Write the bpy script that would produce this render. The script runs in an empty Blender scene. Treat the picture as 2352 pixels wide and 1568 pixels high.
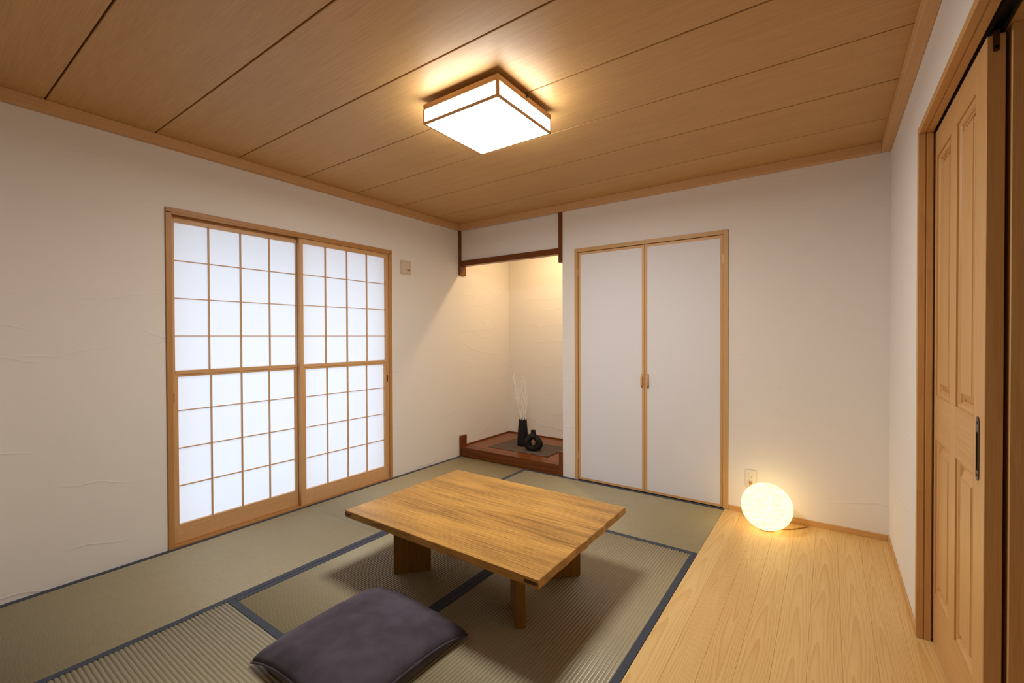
import bpy, bmesh, math, random
from mathutils import Vector, Matrix, noise as mnoise

random.seed(7)
scene = bpy.context.scene
COL = scene.collection

# ------------------------------------------------------------------ camera
F_PX, YAW, PITCH, ROLL = 1029.42, 0.6144, -0.0099, -0.0035
CAM = Vector((3.1499, -3.5116, 1.2411))
fw = Vector((-math.sin(YAW) * math.cos(PITCH), math.cos(YAW) * math.cos(PITCH), math.sin(PITCH)))
rt = Vector((math.cos(YAW), math.sin(YAW), 0.0))
up = rt.cross(fw)
r2 = rt * math.cos(ROLL) + up * math.sin(ROLL)
u2 = -rt * math.sin(ROLL) + up * math.cos(ROLL)
cam_data = bpy.data.cameras.new('camera')
cam_data.sensor_width = 36.0
cam_data.sensor_fit = 'HORIZONTAL'
cam_data.lens = F_PX * 36.0 / 2352.0
cam_data.clip_start = 0.02
cam = bpy.data.objects.new('camera', cam_data)
COL.objects.link(cam)
cam.matrix_world = Matrix(((r2.x, u2.x, -fw.x, CAM.x), (r2.y, u2.y, -fw.y, CAM.y),
                           (r2.z, u2.z, -fw.z, CAM.z), (0, 0, 0, 1)))
scene.camera = cam

# ------------------------------------------------------------------ light, sky, exposure
scene.view_settings.view_transform = 'Standard'
scene.view_settings.look = 'None'
scene.view_settings.gamma = 1.0
scene.view_settings.use_curve_mapping = False
scene.view_settings.exposure = 0.0
SKY_STRENGTH = 1.72
CEILING_LAMP = 69.0
BALL_LAMP = 2.7
ALCOVE_LAMP = 10.5
world = bpy.data.worlds.new('sky')
scene.world = world
world.use_nodes = True
wbg = world.node_tree.nodes['Background']
wbg.inputs[0].default_value = (0.74, 0.84, 1.0, 1)
wbg.inputs[1].default_value = SKY_STRENGTH

# ------------------------------------------------------------------ material helpers
class NT:
    def __init__(self, name):
        self.m = bpy.data.materials.new(name)
        self.m.use_nodes = True
        self.t = self.m.node_tree
        self.t.nodes.clear()
        self.out = self.t.nodes.new('ShaderNodeOutputMaterial')
    def n(self, typ, **kw):
        nd = self.t.nodes.new(typ)
        for k, v in kw.items():
            setattr(nd, k, v)
        return nd
    def l(self, a, b):
        self.t.links.new(a, b)
    def math(self, op, a, b=None, c=None):
        nd = self.n('ShaderNodeMath', operation=op)
        for i, v in enumerate((a, b, c)):
            if v is None: continue
            if isinstance(v, (int, float)): nd.inputs[i].default_value = v
            else: self.l(v, nd.inputs[i])
        return nd.outputs[0]
    def mix(self, fac, a, b, blend='MIX'):
        nd = self.n('ShaderNodeMix', data_type='RGBA', blend_type=blend)
        for s, v in ((nd.inputs[0], fac), (nd.inputs[6], a), (nd.inputs[7], b)):
            if isinstance(v, (int, float)): s.default_value = v
            elif isinstance(v, tuple): s.default_value = (*v, 1) if len(v) == 3 else v
            else: self.l(v, s)
        return nd.outputs[2]
    def mapping(self, vec, loc=(0, 0, 0), rot=(0, 0, 0), sc=(1, 1, 1)):
        nd = self.n('ShaderNodeMapping')
        nd.inputs['Location'].default_value = loc
        nd.inputs['Rotation'].default_value = rot
        nd.inputs['Scale'].default_value = sc
        self.l(vec, nd.inputs['Vector'])
        return nd.outputs[0]
    def noise(self, vec, scale, detail=3, rough=0.5, dist=0.0):
        nd = self.n('ShaderNodeTexNoise')
        nd.inputs['Scale'].default_value = scale
        nd.inputs['Detail'].default_value = detail
        nd.inputs['Roughness'].default_value = rough
        nd.inputs['Distortion'].default_value = dist
        self.l(vec, nd.inputs['Vector'])
        return nd.outputs[0]
    def ramp(self, v, a, b):
        nd = self.n('ShaderNodeMapRange', interpolation_type='SMOOTHSTEP')
        nd.inputs[1].default_value = a
        nd.inputs[2].default_value = b
        self.l(v, nd.inputs[0])
        return nd.outputs[0]
    def bump(self, h, strength, dist):
        nd = self.n('ShaderNodeBump')
        nd.inputs['Strength'].default_value = strength
        nd.inputs['Distance'].default_value = dist
        self.l(h, nd.inputs['Height'])
        return nd.outputs[0]
    def principled(self, color, rough=0.5, metal=0.0, normal=None, spec=0.5, sheen=0.0, coat=0.0):
        p = self.n('ShaderNodeBsdfPrincipled')
        if isinstance(color, tuple): p.inputs['Base Color'].default_value = (*color, 1)
        else: self.l(color, p.inputs['Base Color'])
        if isinstance(rough, (int, float)): p.inputs['Roughness'].default_value = rough
        else: self.l(rough, p.inputs['Roughness'])
        p.inputs['Metallic'].default_value = metal
        p.inputs['Specular IOR Level'].default_value = spec
        p.inputs['Sheen Weight'].default_value = sheen
        p.inputs['Coat Weight'].default_value = coat
        if normal is not None: self.l(normal, p.inputs['Normal'])
        self.l(p.outputs[0], self.out.inputs[0])
        return p
    def coords(self, rnd=0.0):
        tc = self.n('ShaderNodeTexCoord').outputs['Object']
        if rnd:
            oi = self.n('ShaderNodeObjectInfo').outputs['Random']
            cv = self.n('ShaderNodeCombineXYZ')
            self.l(self.math('MULTIPLY', oi, 13.7 * rnd), cv.inputs[0])
            self.l(self.math('MULTIPLY', self.math('FRACT', self.math('MULTIPLY', oi, 37.3)), 9.1 * rnd), cv.inputs[1])
            self.l(self.math('MULTIPLY', self.math('FRACT', self.math('MULTIPLY', oi, 91.7)), 5.3 * rnd), cv.inputs[2])
            ad = self.n('ShaderNodeVectorMath', operation='ADD')
            self.l(tc, ad.inputs[0]); self.l(cv.outputs[0], ad.inputs[1])
            return tc, ad.outputs[0]
        return tc, tc

def lin(r, g, b):
    f = lambda c: (c / 255 / 12.92) if c / 255 <= 0.04045 else ((c / 255 + 0.055) / 1.055) ** 2.4
    return (f(r), f(g), f(b))

def wood(name, light, dark, axis='X', ring=0.012, tilt=0.05, dist=3.0, fib=0.5, ringamt=0.5, rough=0.45,
         spec=0.35, pith=0.05, vary=0.10, coat=0.0, blot=0.0, big_amt=0.5):
    """straight-grained to cathedral-grained timber; grain along local AXIS"""
    t = NT(name)
    tc, rc = t.coords(1.0)
    rot = {'X': (0, 0, 0), 'Y': (0, 0, math.pi / 2), 'Z': (0, math.pi / 2, 0)}[axis]
    base = t.mapping(tc, rot=rot)
    rbase = t.mapping(rc, rot=rot)
    oi = t.n('ShaderNodeObjectInfo').outputs['Random']
    # wandering pith line
    wob = t.noise(t.mapping(rbase, sc=(0.55, 2.0, 2.0)), 1.6, 2)
    sh = t.n('ShaderNodeCombineXYZ')
    t.l(t.math('MULTIPLY', oi, 3.0), sh.inputs[0])
    t.l(t.math('MULTIPLY_ADD', wob, 0.14, -0.07), sh.inputs[1])
    t.l(t.math('MULTIPLY_ADD', t.math('FRACT', t.math('MULTIPLY', oi, 17.1)), 0.03, pith), sh.inputs[2])
    ad = t.n('ShaderNodeVectorMath', operation='ADD')
    t.l(base, ad.inputs[0]); t.l(sh.outputs[0], ad.inputs[1])
    pv = t.mapping(ad.outputs[0], rot=(0, tilt, tilt * 0.4))
    w = t.n('ShaderNodeTexWave', wave_type='RINGS', rings_direction='X', wave_profile='SAW')
    w.inputs['Scale'].default_value = 0.314 / ring
    w.inputs['Distortion'].default_value = dist
    w.inputs['Detail'].default_value = 2.0
    w.inputs['Detail Scale'].default_value = 0.25
    t.l(t.mapping(pv, sc=(0.16, 1, 1)), w.inputs['Vector'])
    rings = t.math('POWER', w.outputs['Fac'], 2.2)
    fine = t.noise(t.mapping(rbase, sc=(1.2, 60, 60)), 6.0, 4, 0.6)
    fine2 = t.noise(t.mapping(rbase, sc=(3, 300, 300)), 3.0, 2, 0.6)
    big = t.noise(t.mapping(rbase, sc=(0.5, 7, 7)), 1.8, 2)
    f = t.math('MULTIPLY', rings, ringamt)
    f = t.math('ADD', f, t.math('MULTIPLY', t.ramp(fine, 0.3, 0.75), fib))
    f = t.math('ADD', f, t.math('MULTIPLY_ADD', fine2, 0.24, -0.12))
    f = t.math('ADD', f, t.math('MULTIPLY_ADD', big, big_amt, -big_amt / 2))
    f = t.math('ADD', f, t.math('MULTIPLY_ADD', oi, vary * 2, -vary))
    f.node.use_clamp = True
    c = t.mix(f, light, dark)
    if blot:
        b2 = t.ramp(t.noise(t.mapping(rbase, sc=(1, 3, 3)), 3.0, 3), 0.45, 0.7)
        c = t.mix(t.math('MULTIPLY', b2, blot), c, tuple(min(1, x * 1.5) for x in light))
    nb = t.bump(t.math('ADD', fine, t.math('MULTIPLY', rings, 0.5)), 0.12, 0.0006)
    t.principled(c, t.math('MULTIPLY_ADD', fine, 0.15, rough - 0.07), normal=nb, spec=spec, coat=coat)
    return t.m

def plain(name, color, rough=0.5, metal=0.0, spec=0.5, fine=0.0, sc=200, sheen=0.0):
    t = NT(name)
    tc, rc = t.coords(0)
    nz = t.noise(rc, sc, 3)
    c = t.mix(t.math('MULTIPLY', nz, 0.35), color, tuple(x * 0.75 for x in color))
    t.principled(c, rough, metal, normal=t.bump(nz, fine, 0.001) if fine else None, spec=spec, sheen=sheen)
    return t.m

def plaster(name, color):
    """white trowelled plaster: faint trowel ridges and a fine grit"""
    t = NT(name)
    g = t.n('ShaderNodeNewGeometry').outputs['Position']
    sep = t.n('ShaderNodeSeparateXYZ'); t.l(g, sep.inputs[0])
    h = None
    for k, (pitch, slope, m0) in enumerate(((0.165, 0.10, 0.515), (0.27, -0.14, 0.535))):
        wv = t.noise(t.mapping(g, loc=(3.1 * k, 1.7 * k + 0.3, 0.9 * k), sc=(1, 1, 0.35)), 1.7, 2.2, 0.45)
        run = t.math('MULTIPLY', t.math('ADD', sep.outputs[0], sep.outputs[1]), slope)
        lev = t.math('ADD', t.math('ADD', sep.outputs[2], run), t.math('MULTIPLY', wv, 0.42))
        fr = t.math('FRACT', t.math('DIVIDE', lev, pitch))
        d = t.math('ABSOLUTE', t.math('SUBTRACT', fr, 0.5))
        ridge = t.math('SUBTRACT', 1.0, t.ramp(d, 0.0, 0.0075 / pitch))
        # trowel step: plaster a hair higher on one side of the line
        step = t.math('MULTIPLY', t.ramp(fr, 0.42, 0.5), t.math('SUBTRACT', 1.0, t.ramp(fr, 0.5, 0.95)))
        msk = t.ramp(t.noise(t.mapping(g, loc=(k * 5.0, 2.0, 1.0), sc=(1.0, 1.0, 2.6)), 1.5, 2), m0, m0 + 0.12)
        r = t.math('MULTIPLY', t.math('ADD', t.math('MULTIPLY', ridge, 0.7), t.math('MULTIPLY', step, 0.3)), msk)
        h = r if h is None else t.math('MAXIMUM', h, r)
    grit = t.noise(g, 260, 2)
    soft = t.noise(t.mapping(g, sc=(1, 1, 2.2)), 3.2, 4, 0.6)
    hh = t.math('ADD', t.math('ADD', t.math('MULTIPLY', h, 0.9), t.math('MULTIPLY', grit, 0.12)), t.math('MULTIPLY', soft, 0.9))
    c = t.mix(t.math('MULTIPLY', soft, 0.25), color, tuple(x * 0.95 for x in color))
    t.principled(c, 0.9, normal=t.bump(hh, 0.7, 0.0022), spec=0.15)
    return t.m

M = {}
M['plaster'] = plaster('white_plaster', (0.80, 0.758, 0.722))
M['hall_wall'] = plaster('hall_plaster', (0.82, 0.77, 0.72))
M['ceiling'] = wood('ceiling_board', lin(202, 160, 102), lin(174, 128, 74), 'X', ring=0.03, tilt=0.01, dist=1.0, fib=0.55,
                    ringamt=0.05, rough=0.48, spec=0.5, vary=0.06, coat=0.0)
M['groove'] = plain('ceiling_groove', lin(110, 66, 26), 0.7)
for ax in 'XYZ':
    M['pine' + ax] = wood('pine_' + ax.lower(), lin(214, 170, 120), lin(184, 137, 88), ax, ring=0.014, tilt=0.03, dist=2.0, fib=0.4, ringamt=0.22, vary=0.05)
    M['frame' + ax] = wood('frame_timber_' + ax.lower(), lin(188, 138, 84), lin(158, 110, 62), ax, ring=0.016, tilt=0.03, dist=2.0, fib=0.4, ringamt=0.2, vary=0.05)
    M['closet' + ax] = wood('closet_timber_' + ax.lower(), lin(204, 164, 112), lin(180, 136, 84), ax, ring=0.016, tilt=0.03, dist=2.0, fib=0.4, ringamt=0.2, vary=0.05)
    M['door' + ax] = wood('door_timber_' + ax.lower(), lin(208, 163, 106), lin(180, 132, 78), ax, ring=0.018, tilt=0.04, dist=2.5, fib=0.4, ringamt=0.22, vary=0.05)
    M['alcove' + ax] = wood('alcove_timber_' + ax.lower(), lin(118, 63, 21), lin(86, 44, 11), ax, ring=0.018, tilt=0.06, dist=2.5, fib=0.4, ringamt=0.4, vary=0.05, rough=0.35)
M['alcove_beam'] = wood('alcove_beam_timber', lin(118, 62, 22), lin(76, 38, 10), 'X', ring=0.022, tilt=0.10, dist=2.0, fib=0.3, ringamt=0.6, vary=0.02, rough=0.35)
M['alcove_board'] = wood('alcove_board_timber', lin(130, 72, 22), lin(96, 48, 12), 'X', ring=0.018, tilt=0.06, dist=2.5, fib=0.4, ringamt=0.5, vary=0.03, rough=0.3)
M['plank'] = wood('floor_cedar', lin(226, 191, 128), lin(200, 148, 82), 'Y', ring=0.0075, tilt=0.022, dist=4.5, fib=0.34, ringamt=0.50,
                  rough=0.36, spec=0.4, pith=0.022, vary=0.14)
M['table'] = wood('table_teak', lin(198, 149, 71), lin(108, 68, 27), 'X', ring=0.016, tilt=0.012, dist=5.0, fib=0.62, ringamt=0.34,
                  rough=0.36, spec=0.45, pith=0.10, vary=0.02, blot=0.22, big_amt=1.3)
M['tableZ'] = wood('table_leg_teak', lin(150, 106, 44), lin(100, 66, 22), 'Z', ring=0.011, tilt=0.02, dist=3.0, fib=0.6, ringamt=0.28, rough=0.38)
M['inlay'] = plain('dark_end_inlay', lin(76, 44, 18), 0.5)
M['black_metal'] = plain('black_metal', (0.02, 0.019, 0.018), 0.35, 0.7)
M['bronze'] = plain('bronze_metal', lin(92, 80, 70), 0.35, 0.8)
M['brass'] = plain('pale_hinge_metal', lin(200, 178, 140), 0.4, 0.6)
M['dark'] = plain('dark_void', (0.012, 0.010, 0.009), 0.9, spec=0.1)
M['plastic'] = plain('ivory_plastic', lin(232, 222, 210), 0.4)
M['vent_plastic'] = plain('vent_plastic', lin(214, 196, 174), 0.5)
M['plastic_grey'] = plain('grey_plastic', lin(184, 168, 154), 0.5)
M['door_paper'] = plain('closet_paper', (0.80, 0.785, 0.82), 0.85, spec=0.1, fine=0.1, sc=120)
M['vase'] = plain('matt_black_ceramic', (0.011, 0.0095, 0.009), 0.6, spec=0.25, fine=0.15, sc=160)
M['branch'] = plain('white_branch', lin(252, 246, 236), 0.6)
M['cord'] = plain('amber_cord', lin(196, 140, 70), 0.45)
M['hidden'] = plain('subfloor', (0.3, 0.22, 0.15), 0.9)

def mat_paper():
    t = NT('shoji_paper')
    g = t.n('ShaderNodeNewGeometry').outputs['Position']
    nz = t.noise(t.mapping(g, sc=(1, 9, 1)), 40, 4, 0.6)
    col = t.mix(nz, (0.95, 0.95, 0.95), (0.88, 0.88, 0.89))
    tr = t.n('ShaderNodeBsdfTranslucent'); df = t.n('ShaderNodeBsdfDiffuse')
    t.l(col, tr.inputs[0]); t.l(col, df.inputs[0])
    mx = t.n('ShaderNodeMixShader'); mx.inputs[0].default_value = 0.4
    t.l(tr.outputs[0], mx.inputs[1]); t.l(df.outputs[0], mx.inputs[2])
    t.l(mx.outputs[0], t.out.inputs[0])
    return t.m
M['paper'] = mat_paper()

def mat_emit(name, color, strength):
    t = NT(name)
    e = t.n('ShaderNodeEmission')
    e.inputs[0].default_value = (*color, 1)
    e.inputs[1].default_value = strength
    t.l(e.outputs[0], t.out.inputs[0])
    return t.m
M['diffuser'] = mat_emit('lit_diffuser', (1.0, 0.97, 0.90), CEILING_LAMP)
M['side_diffuser'] = mat_emit('lit_side_diffuser', (1.0, 0.97, 0.90), CEILING_LAMP * 0.31)
M['bulb'] = mat_emit('warm_bulb', (1.0, 0.72, 0.40), 40.0)
M['downlight'] = mat_emit('downlight_lens', (1.0, 0.70, 0.38), 12.0)

def mat_ball():
    t = NT('wound_fibre_shade')
    tc, _ = t.coords(0)
    acc = None
    for k, rot in enumerate(((0.3, 0.2, 0.9), (1.3, 0.7, 0.1), (0.2, 1.5, 2.2), (2.1, 0.4, 1.2))):
        nz = t.noise(t.mapping(tc, rot=rot, sc=(10, 1.0, 10)), 11, 3, 0.75, 0.5)
        acc = nz if acc is None else t.math('ADD', acc, nz)
    th = t.ramp(t.math('MULTIPLY', acc, 0.25), 0.40, 0.60)
    col = t.mix(th, (1.0, 0.67, 0.24), (1.0, 0.75, 0.34))
    e = t.n('ShaderNodeEmission')
    t.l(col, e.inputs[0])
    t.l(t.math('MULTIPLY_ADD', th, 0.60 * BALL_LAMP, 0.70 * BALL_LAMP), e.inputs[1])
    tp = t.n('ShaderNodeBsdfTransparent')
    mx = t.n('ShaderNodeMixShader')
    t.l(t.math('MULTIPLY_ADD', th, -0.003, 0.004), mx.inputs[0])
    t.l(e.outputs[0], mx.inputs[1]); t.l(tp.outputs[0], mx.inputs[2])
    t.l(mx.outputs[0], t.out.inputs[0])
    return t.m
M['ball'] = mat_ball()

def mat_tatami(axis):
    t = NT('rush_weave_' + axis.lower())
    tc, rc = t.coords(1.0)
    rot = (0, 0, 0) if axis == 'X' else (0, 0, math.pi / 2)
    v = t.mapping(rc, rot=rot)
    straw = t.noise(t.mapping(v, sc=(330, 14, 14)), 1.0, 2, 0.6)
    tone = t.noise(v, 3.0, 3)
    c = t.mix(straw, lin(143, 135, 110), lin(178, 168, 138))
    c = t.mix(t.math('MULTIPLY', tone, 0.45), c, lin(150, 136, 104))
    t.principled(c, 0.42, normal=t.bump(straw, 0.35, 0.0006), spec=0.75)
    return t.m
M['rushX'] = mat_tatami('X'); M['rushY'] = mat_tatami('Y')

def mat_heri():
    t = NT('indigo_border_cloth')
    tc, rc = t.coords(0)
    ch = t.n('ShaderNodeTexChecker'); ch.inputs['Scale'].default_value = 700
    t.l(tc, ch.inputs['Vector'])
    nz = t.noise(tc, 60, 3)
    c = t.mix(nz, lin(52, 57, 68), lin(72, 77, 90))
    c = t.mix(t.math('MULTIPLY', ch.outputs['Fac'], 0.15), c, lin(84, 88, 100))
    t.principled(c, 0.7, normal=t.bump(ch.outputs['Fac'], 0.2, 0.0004), spec=0.25)
    return t.m
M['heri'] = mat_heri()

def mat_velvet():
    t = NT('plum_grey_velvet')
    tc, rc = t.coords(0)
    a = t.noise(tc, 7, 4, 0.6, 0.4); b = t.noise(tc, 420, 2)
    c = t.mix(t.ramp(a, 0.3, 0.7), lin(60, 53, 63), lin(76, 69, 80))
    h = t.math('ADD', t.math('MULTIPLY', a, 3.0), t.math('MULTIPLY', b, 0.1))
    p = t.principled(c, 0.85, normal=t.bump(h, 0.25, 0.004), spec=0.15, sheen=0.35)
    p.inputs['Sheen Roughness'].default_value = 0.45
    p.inputs['Sheen Tint'].default_value = (0.75, 0.7, 0.8, 1)
    return t.m
M['velvet'] = mat_velvet()

def mat_linen():
    t = NT('charcoal_linen')
    tc, rc = t.coords(0)
    a = t.noise(t.mapping(tc, sc=(900, 60, 1)), 1, 2); b = t.noise(t.mapping(tc, sc=(60, 900, 1)), 1, 2)
    w = t.math('ADD', a, b)
    c = t.mix(t.math('MULTIPLY', w, 0.5), lin(72, 62, 56), lin(112, 98, 90))
    t.principled(c, 0.9, normal=t.bump(w, 0.3, 0.0008), spec=0.1)
    return t.m
M['linen'] = mat_linen()

# ------------------------------------------------------------------ geometry helpers
OFF = {}
def off(p):
    return OFF.get(p.name, Vector((0, 0, 0))) if p else Vector((0, 0, 0))

class MB:
    """collects shapes in world coordinates; build() makes ONE mesh object"""
    def __init__(self):
        self.bm = bmesh.new()
    def box(self, x0, x1, y0, y1, z0, z1, bev=0.0, seg=1):
        r = bmesh.ops.create_cube(self.bm, size=1.0)
        vs = r['verts']
        for v in vs:
            v.co = Vector((x0 if v.co.x < 0 else x1, y0 if v.co.y < 0 else y1, z0 if v.co.z < 0 else z1))
        if bev > 0:
            es = list({e for v in vs for e in v.link_edges})
            bmesh.ops.bevel(self.bm, geom=es, offset=bev, segments=seg, profile=0.5, affect='EDGES')
        return self
    def prism(self, pts, z0, z1, bev=0.0):
        """vertical prism from an XY outline"""
        vb = [self.bm.verts.new((x, y, z0)) for x, y in pts]
        vt = [self.bm.verts.new((x, y, z1)) for x, y in pts]
        n = len(pts)
        fs = [self.bm.faces.new(vb[::-1]), self.bm.faces.new(vt)]
        for i in range(n):
            fs.append(self.bm.faces.new((vb[i], vb[(i + 1) % n], vt[(i + 1) % n], vt[i])))
        bmesh.ops.recalc_face_normals(self.bm, faces=fs)
        if bev:
            es = list({e for f in fs for e in f.edges})
            bmesh.ops.bevel(self.bm, geom=es, offset=bev, segments=2, profile=0.5, affect='EDGES')
        return self
    def loft(self, rings, cap=True, closed=True):
        rs = [[self.bm.verts.new(p) for p in ring] for ring in rings]
        fs = []
        for a, b in zip(rs, rs[1:]):
            n = len(a)
            for i in range(n if closed else n - 1):
                j = (i + 1) % n
                fs.append(self.bm.faces.new((a[i], a[j], b[j], b[i])))
        if cap:
            fs.append(self.bm.faces.new(rs[0][::-1])); fs.append(self.bm.faces.new(rs[-1]))
        bmesh.ops.recalc_face_normals(self.bm, faces=fs)
        return self
    def lathe(self, c, prof, n=40, cap=True):
        rings = [[(c[0] + r * math.cos(2 * math.pi * i / n), c[1] + r * math.sin(2 * math.pi * i / n), c[2] + z) for i in range(n)] for r, z in prof]
        return self.loft(rings, cap)
    def tube(self, pts, rad, n=8, closed=False):
        pts = [Vector(p) for p in pts]
        m = len(pts)
        rads = rad if isinstance(rad, list) else [rad] * m
        rings = []
        nrm = None
        for i, p in enumerate(pts):
            a = pts[(i - 1) % m] if (closed or i > 0) else p
            b = pts[(i + 1) % m] if (closed or i < m - 1) else p
            d = (b - a).normalized()
            if nrm is None:
                nrm = d.orthogonal().normalized()
            nrm = (nrm - d * nrm.dot(d)).normalized()
            bn = d.cross(nrm)
            rings.append([p + (nrm * math.cos(2 * math.pi * k / n) + bn * math.sin(2 * math.pi * k / n)) * rads[i] for k in range(n)])
        if closed: rings.append(None)
        if closed:
            rs = [[self.bm.verts.new(q) for q in r] for r in rings[:-1]]
            fs = []
            for i in range(m):
                a, b = rs[i], rs[(i + 1) % m]
                for k in range(n):
                    fs.append(self.bm.faces.new((a[k], a[(k + 1) % n], b[(k + 1) % n], b[k])))
            bmesh.ops.recalc_face_normals(self.bm, faces=fs)
            return self
        return self.loft(rings)
    def build(self, name, mat, parent=None, smooth=False, at=None):
        """at: world point used as the object's own origin"""
        o0 = off(parent)
        org = Vector(at) if at is not None else o0
        bmesh.ops.translate(self.bm, verts=self.bm.verts, vec=-org)
        me = bpy.data.meshes.new(name)
        self.bm.to_mesh(me); self.bm.free()
        me.materials.append(M[mat] if isinstance(mat, str) else mat)
        if smooth:
            for p in me.polygons: p.use_smooth = True
        ob = bpy.data.objects.new(name, me)
        COL.objects.link(ob)
        ob.location = org - o0
        if parent: ob.parent = parent
        OFF[ob.name] = org.copy()
        return ob

def structure(o):
    o['kind'] = 'structure'
    return o
def tag(o, label, cat, group=None):
    o['label'] = label; o['category'] = cat
    if group: o['group'] = group
    return o
def empty(name, loc):
    e = bpy.data.objects.new(name, None)
    e.empty_display_size = 0.1
    COL.objects.link(e)
    e.location = loc
    OFF[e.name] = Vector(loc)
    return e
def thing(name, loc, label, cat, group=None):
    return tag(empty(name, loc), label, cat, group)
def copy_part(o, parent, loc, label=None):
    c = o.copy(); COL.objects.link(c); c.parent = parent; c.location = loc
    OFF[c.name] = Vector(loc)
    return c

# ================================================================== ROOM
XR, ZC, ZT = 3.454, 2.40, 2.344
YF = -3.40             # front wall, the camera stands in its opening
AL, AD = 1.222, 0.885   # alcove width and depth
WT = 0.21

# floor: subfloor slab, then planks one by one
fl = structure(MB().box(-0.2, 4.6, -5.3, 1.0, -0.20, -0.07).build('floor', 'hidden'))
PW, PX0 = 0.1089, 2.544
pl = None
for i in range(9):
    x0 = PX0 + i * PW
    c = (x0 + PW / 2, -1.7, -0.015)
    if pl is None:
        pl = MB().box(x0 + 0.0002, x0 + PW - 0.0002, YF - 0.10, 0.0, -0.03, 0.0, 0.0005).build('floor_plank', 'plank', fl, at=c)
    else:
        copy_part(pl, fl, c)
# hall boards behind the opening
hp = None
for i in range(36):
    x0 = 0.2 + i * 0.109
    c = (x0 + 0.0545, -4.4, -0.015)
    if hp is None:
        hp = MB().box(x0 + 0.0004, x0 + 0.1086, -5.2, YF - 0.102, -0.03, 0.0).build('hall_plank', 'plank', fl, at=c)
    else:
        copy_part(hp, fl, c)

sp = None
for i in range(5):
    c = (3.662 + 0.0545 + i * 0.109, -2.2, -0.015)
    if sp is None:
        sp = MB().box(c[0] - 0.054, c[0] + 0.054, YF - 0.10, -0.9, -0.03, 0.0).build('hall_plank', 'plank', fl, at=c)
    else:
        copy_part(sp, fl, c)

# ceiling: dark backing and boards one by one
ce = structure(MB().box(-0.2, 4.6, -5.3, 0.02, ZC + 0.012, ZC + 0.10).build('ceiling', 'groove'))
joints = [0.042, -0.396, -0.842, -1.281, -1.720, -2.156, -2.593, -3.030, -3.468]
for a, b in zip(joints, joints[1:]):
    y1 = min(a, 0.0) - 0.0035
    y0 = b + 0.0035
    if a > 0: y1 = 0.0
    MB().box(0.0, XR, y0, y1, ZC, ZC + 0.012, 0.0015).build('ceiling_panel', 'ceiling', ce, at=(1.7, (y0 + y1) / 2, ZC))
MB().box(0.0, 4.4, -5.2, -3.475, ZC, ZC + 0.012).box(XR + 0.2, 4.4, -3.475, -0.8, ZC, ZC + 0.012).build('hall_ceiling', 'hall_wall', ce)

# walls
WY0, WY1, WZ = -2.540, -0.890, 2.006
m = MB()
m.box(-WT, 0, YF - 0.1, WY0, -0.07, ZC + 0.012); m.box(-WT, 0, WY1, AD, -0.07, ZC + 0.012); m.box(-WT, 0, WY0, WY1, WZ, ZC + 0.012)
structure(m.build('wall_left', 'plaster'))
# back wall: alcove head, the pier, around the closet
CX0, CX1, CZ = 1.344, 2.566, 2.004
m = MB()
m.box(1.2235, CX0, 0.0, 0.10, -0.07, ZC + 0.012); m.box(CX1, XR + 0.1, 0.0, 0.10, -0.07, ZC + 0.012); m.box(CX0, CX1, 0.0, 0.10, CZ, ZC + 0.012)
structure(m.build('wall_back', 'plaster'))
structure(MB().box(0.022, 1.186, 0.012, 0.060, 2.033, ZC + 0.012).build('wall_over_alcove', 'plaster'))
structure(MB().box(-WT, AL + 0.1, AD, AD + 0.1, -0.07, ZC + 0.012).build('wall_alcove_back', 'plaster'))
structure(MB().box(AL, AL + 0.1, 0.10, AD, -0.07, ZC + 0.012).build('wall_alcove_side', 'plaster'))
structure(MB().box(-WT, AL + 0.1, 0.060, AD + 0.1, 2.37, 2.412).build('ceiling_alcove', 'plaster'))
structure(MB().box(CX0, CX1, 0.10, 0.12, -0.07, CZ + 0.05).build('wall_closet', 'dark'))
DY, DZ = -1.030, 2.085
m = MB()
m.box(XR, XR + 0.2, DY, 0.0, -0.07, ZC + 0.012)
m.box(XR, XR + 0.2, -2.85, DY, DZ, ZC + 0.012)
m.box(XR, XR + 0.2, YF - 0.1, -2.85, -0.07, ZC + 0.012)
structure(m.build('wall_right', 'plaster'))
m = MB()
m.box(-WT, 0.45, YF - 0.1, YF, -0.07, ZC); m.box(0.45, XR, YF - 0.1, YF, 2.02, ZC)
structure(m.build('wall_front', 'hall_wall'))
m = MB()
m.box(0.0, 0.2, -5.2, YF - 0.1, -0.07, ZC); m.box(4.12, 4.3, -5.2, -0.9, -0.07, ZC)
m.box(0.0, 4.3, -5.3, -5.2, -0.07, ZC); m.box(XR + 0.2, 4.3, -0.9, -0.8, -0.07, ZC)
structure(m.build('wall_hall', 'hall_wall'))

# cornice
def cornice(m, x0, x1, y0, y1):
    m.box(x0, x1, y0, y1, ZT, ZC - 0.0005, 0.002)
structure(MB().box(0, 0.046, YF, 0.0, ZT, ZC, 0.002).build('trim_1', 'pineY'))
structure(MB().box(0.046, XR - 0.046, -0.046, 0.0, ZT, ZC, 0.002).build('trim_2', 'pineX'))
structure(MB().box(XR - 0.046, XR, YF, 0.0, ZT, ZC, 0.002).build('trim_3', 'pineY'))
# baseboards, only along the boards
structure(MB().box(CX1 + 0.001, XR - 0.007, -0.007, 0.0, 0.0, 0.036, 0.001).build('baseboard_back', 'doorX'))
structure(MB().box(XR - 0.007, XR, DY, 0.0, 0.0, 0.036, 0.001).build('baseboard_right', 'doorY'))

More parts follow.
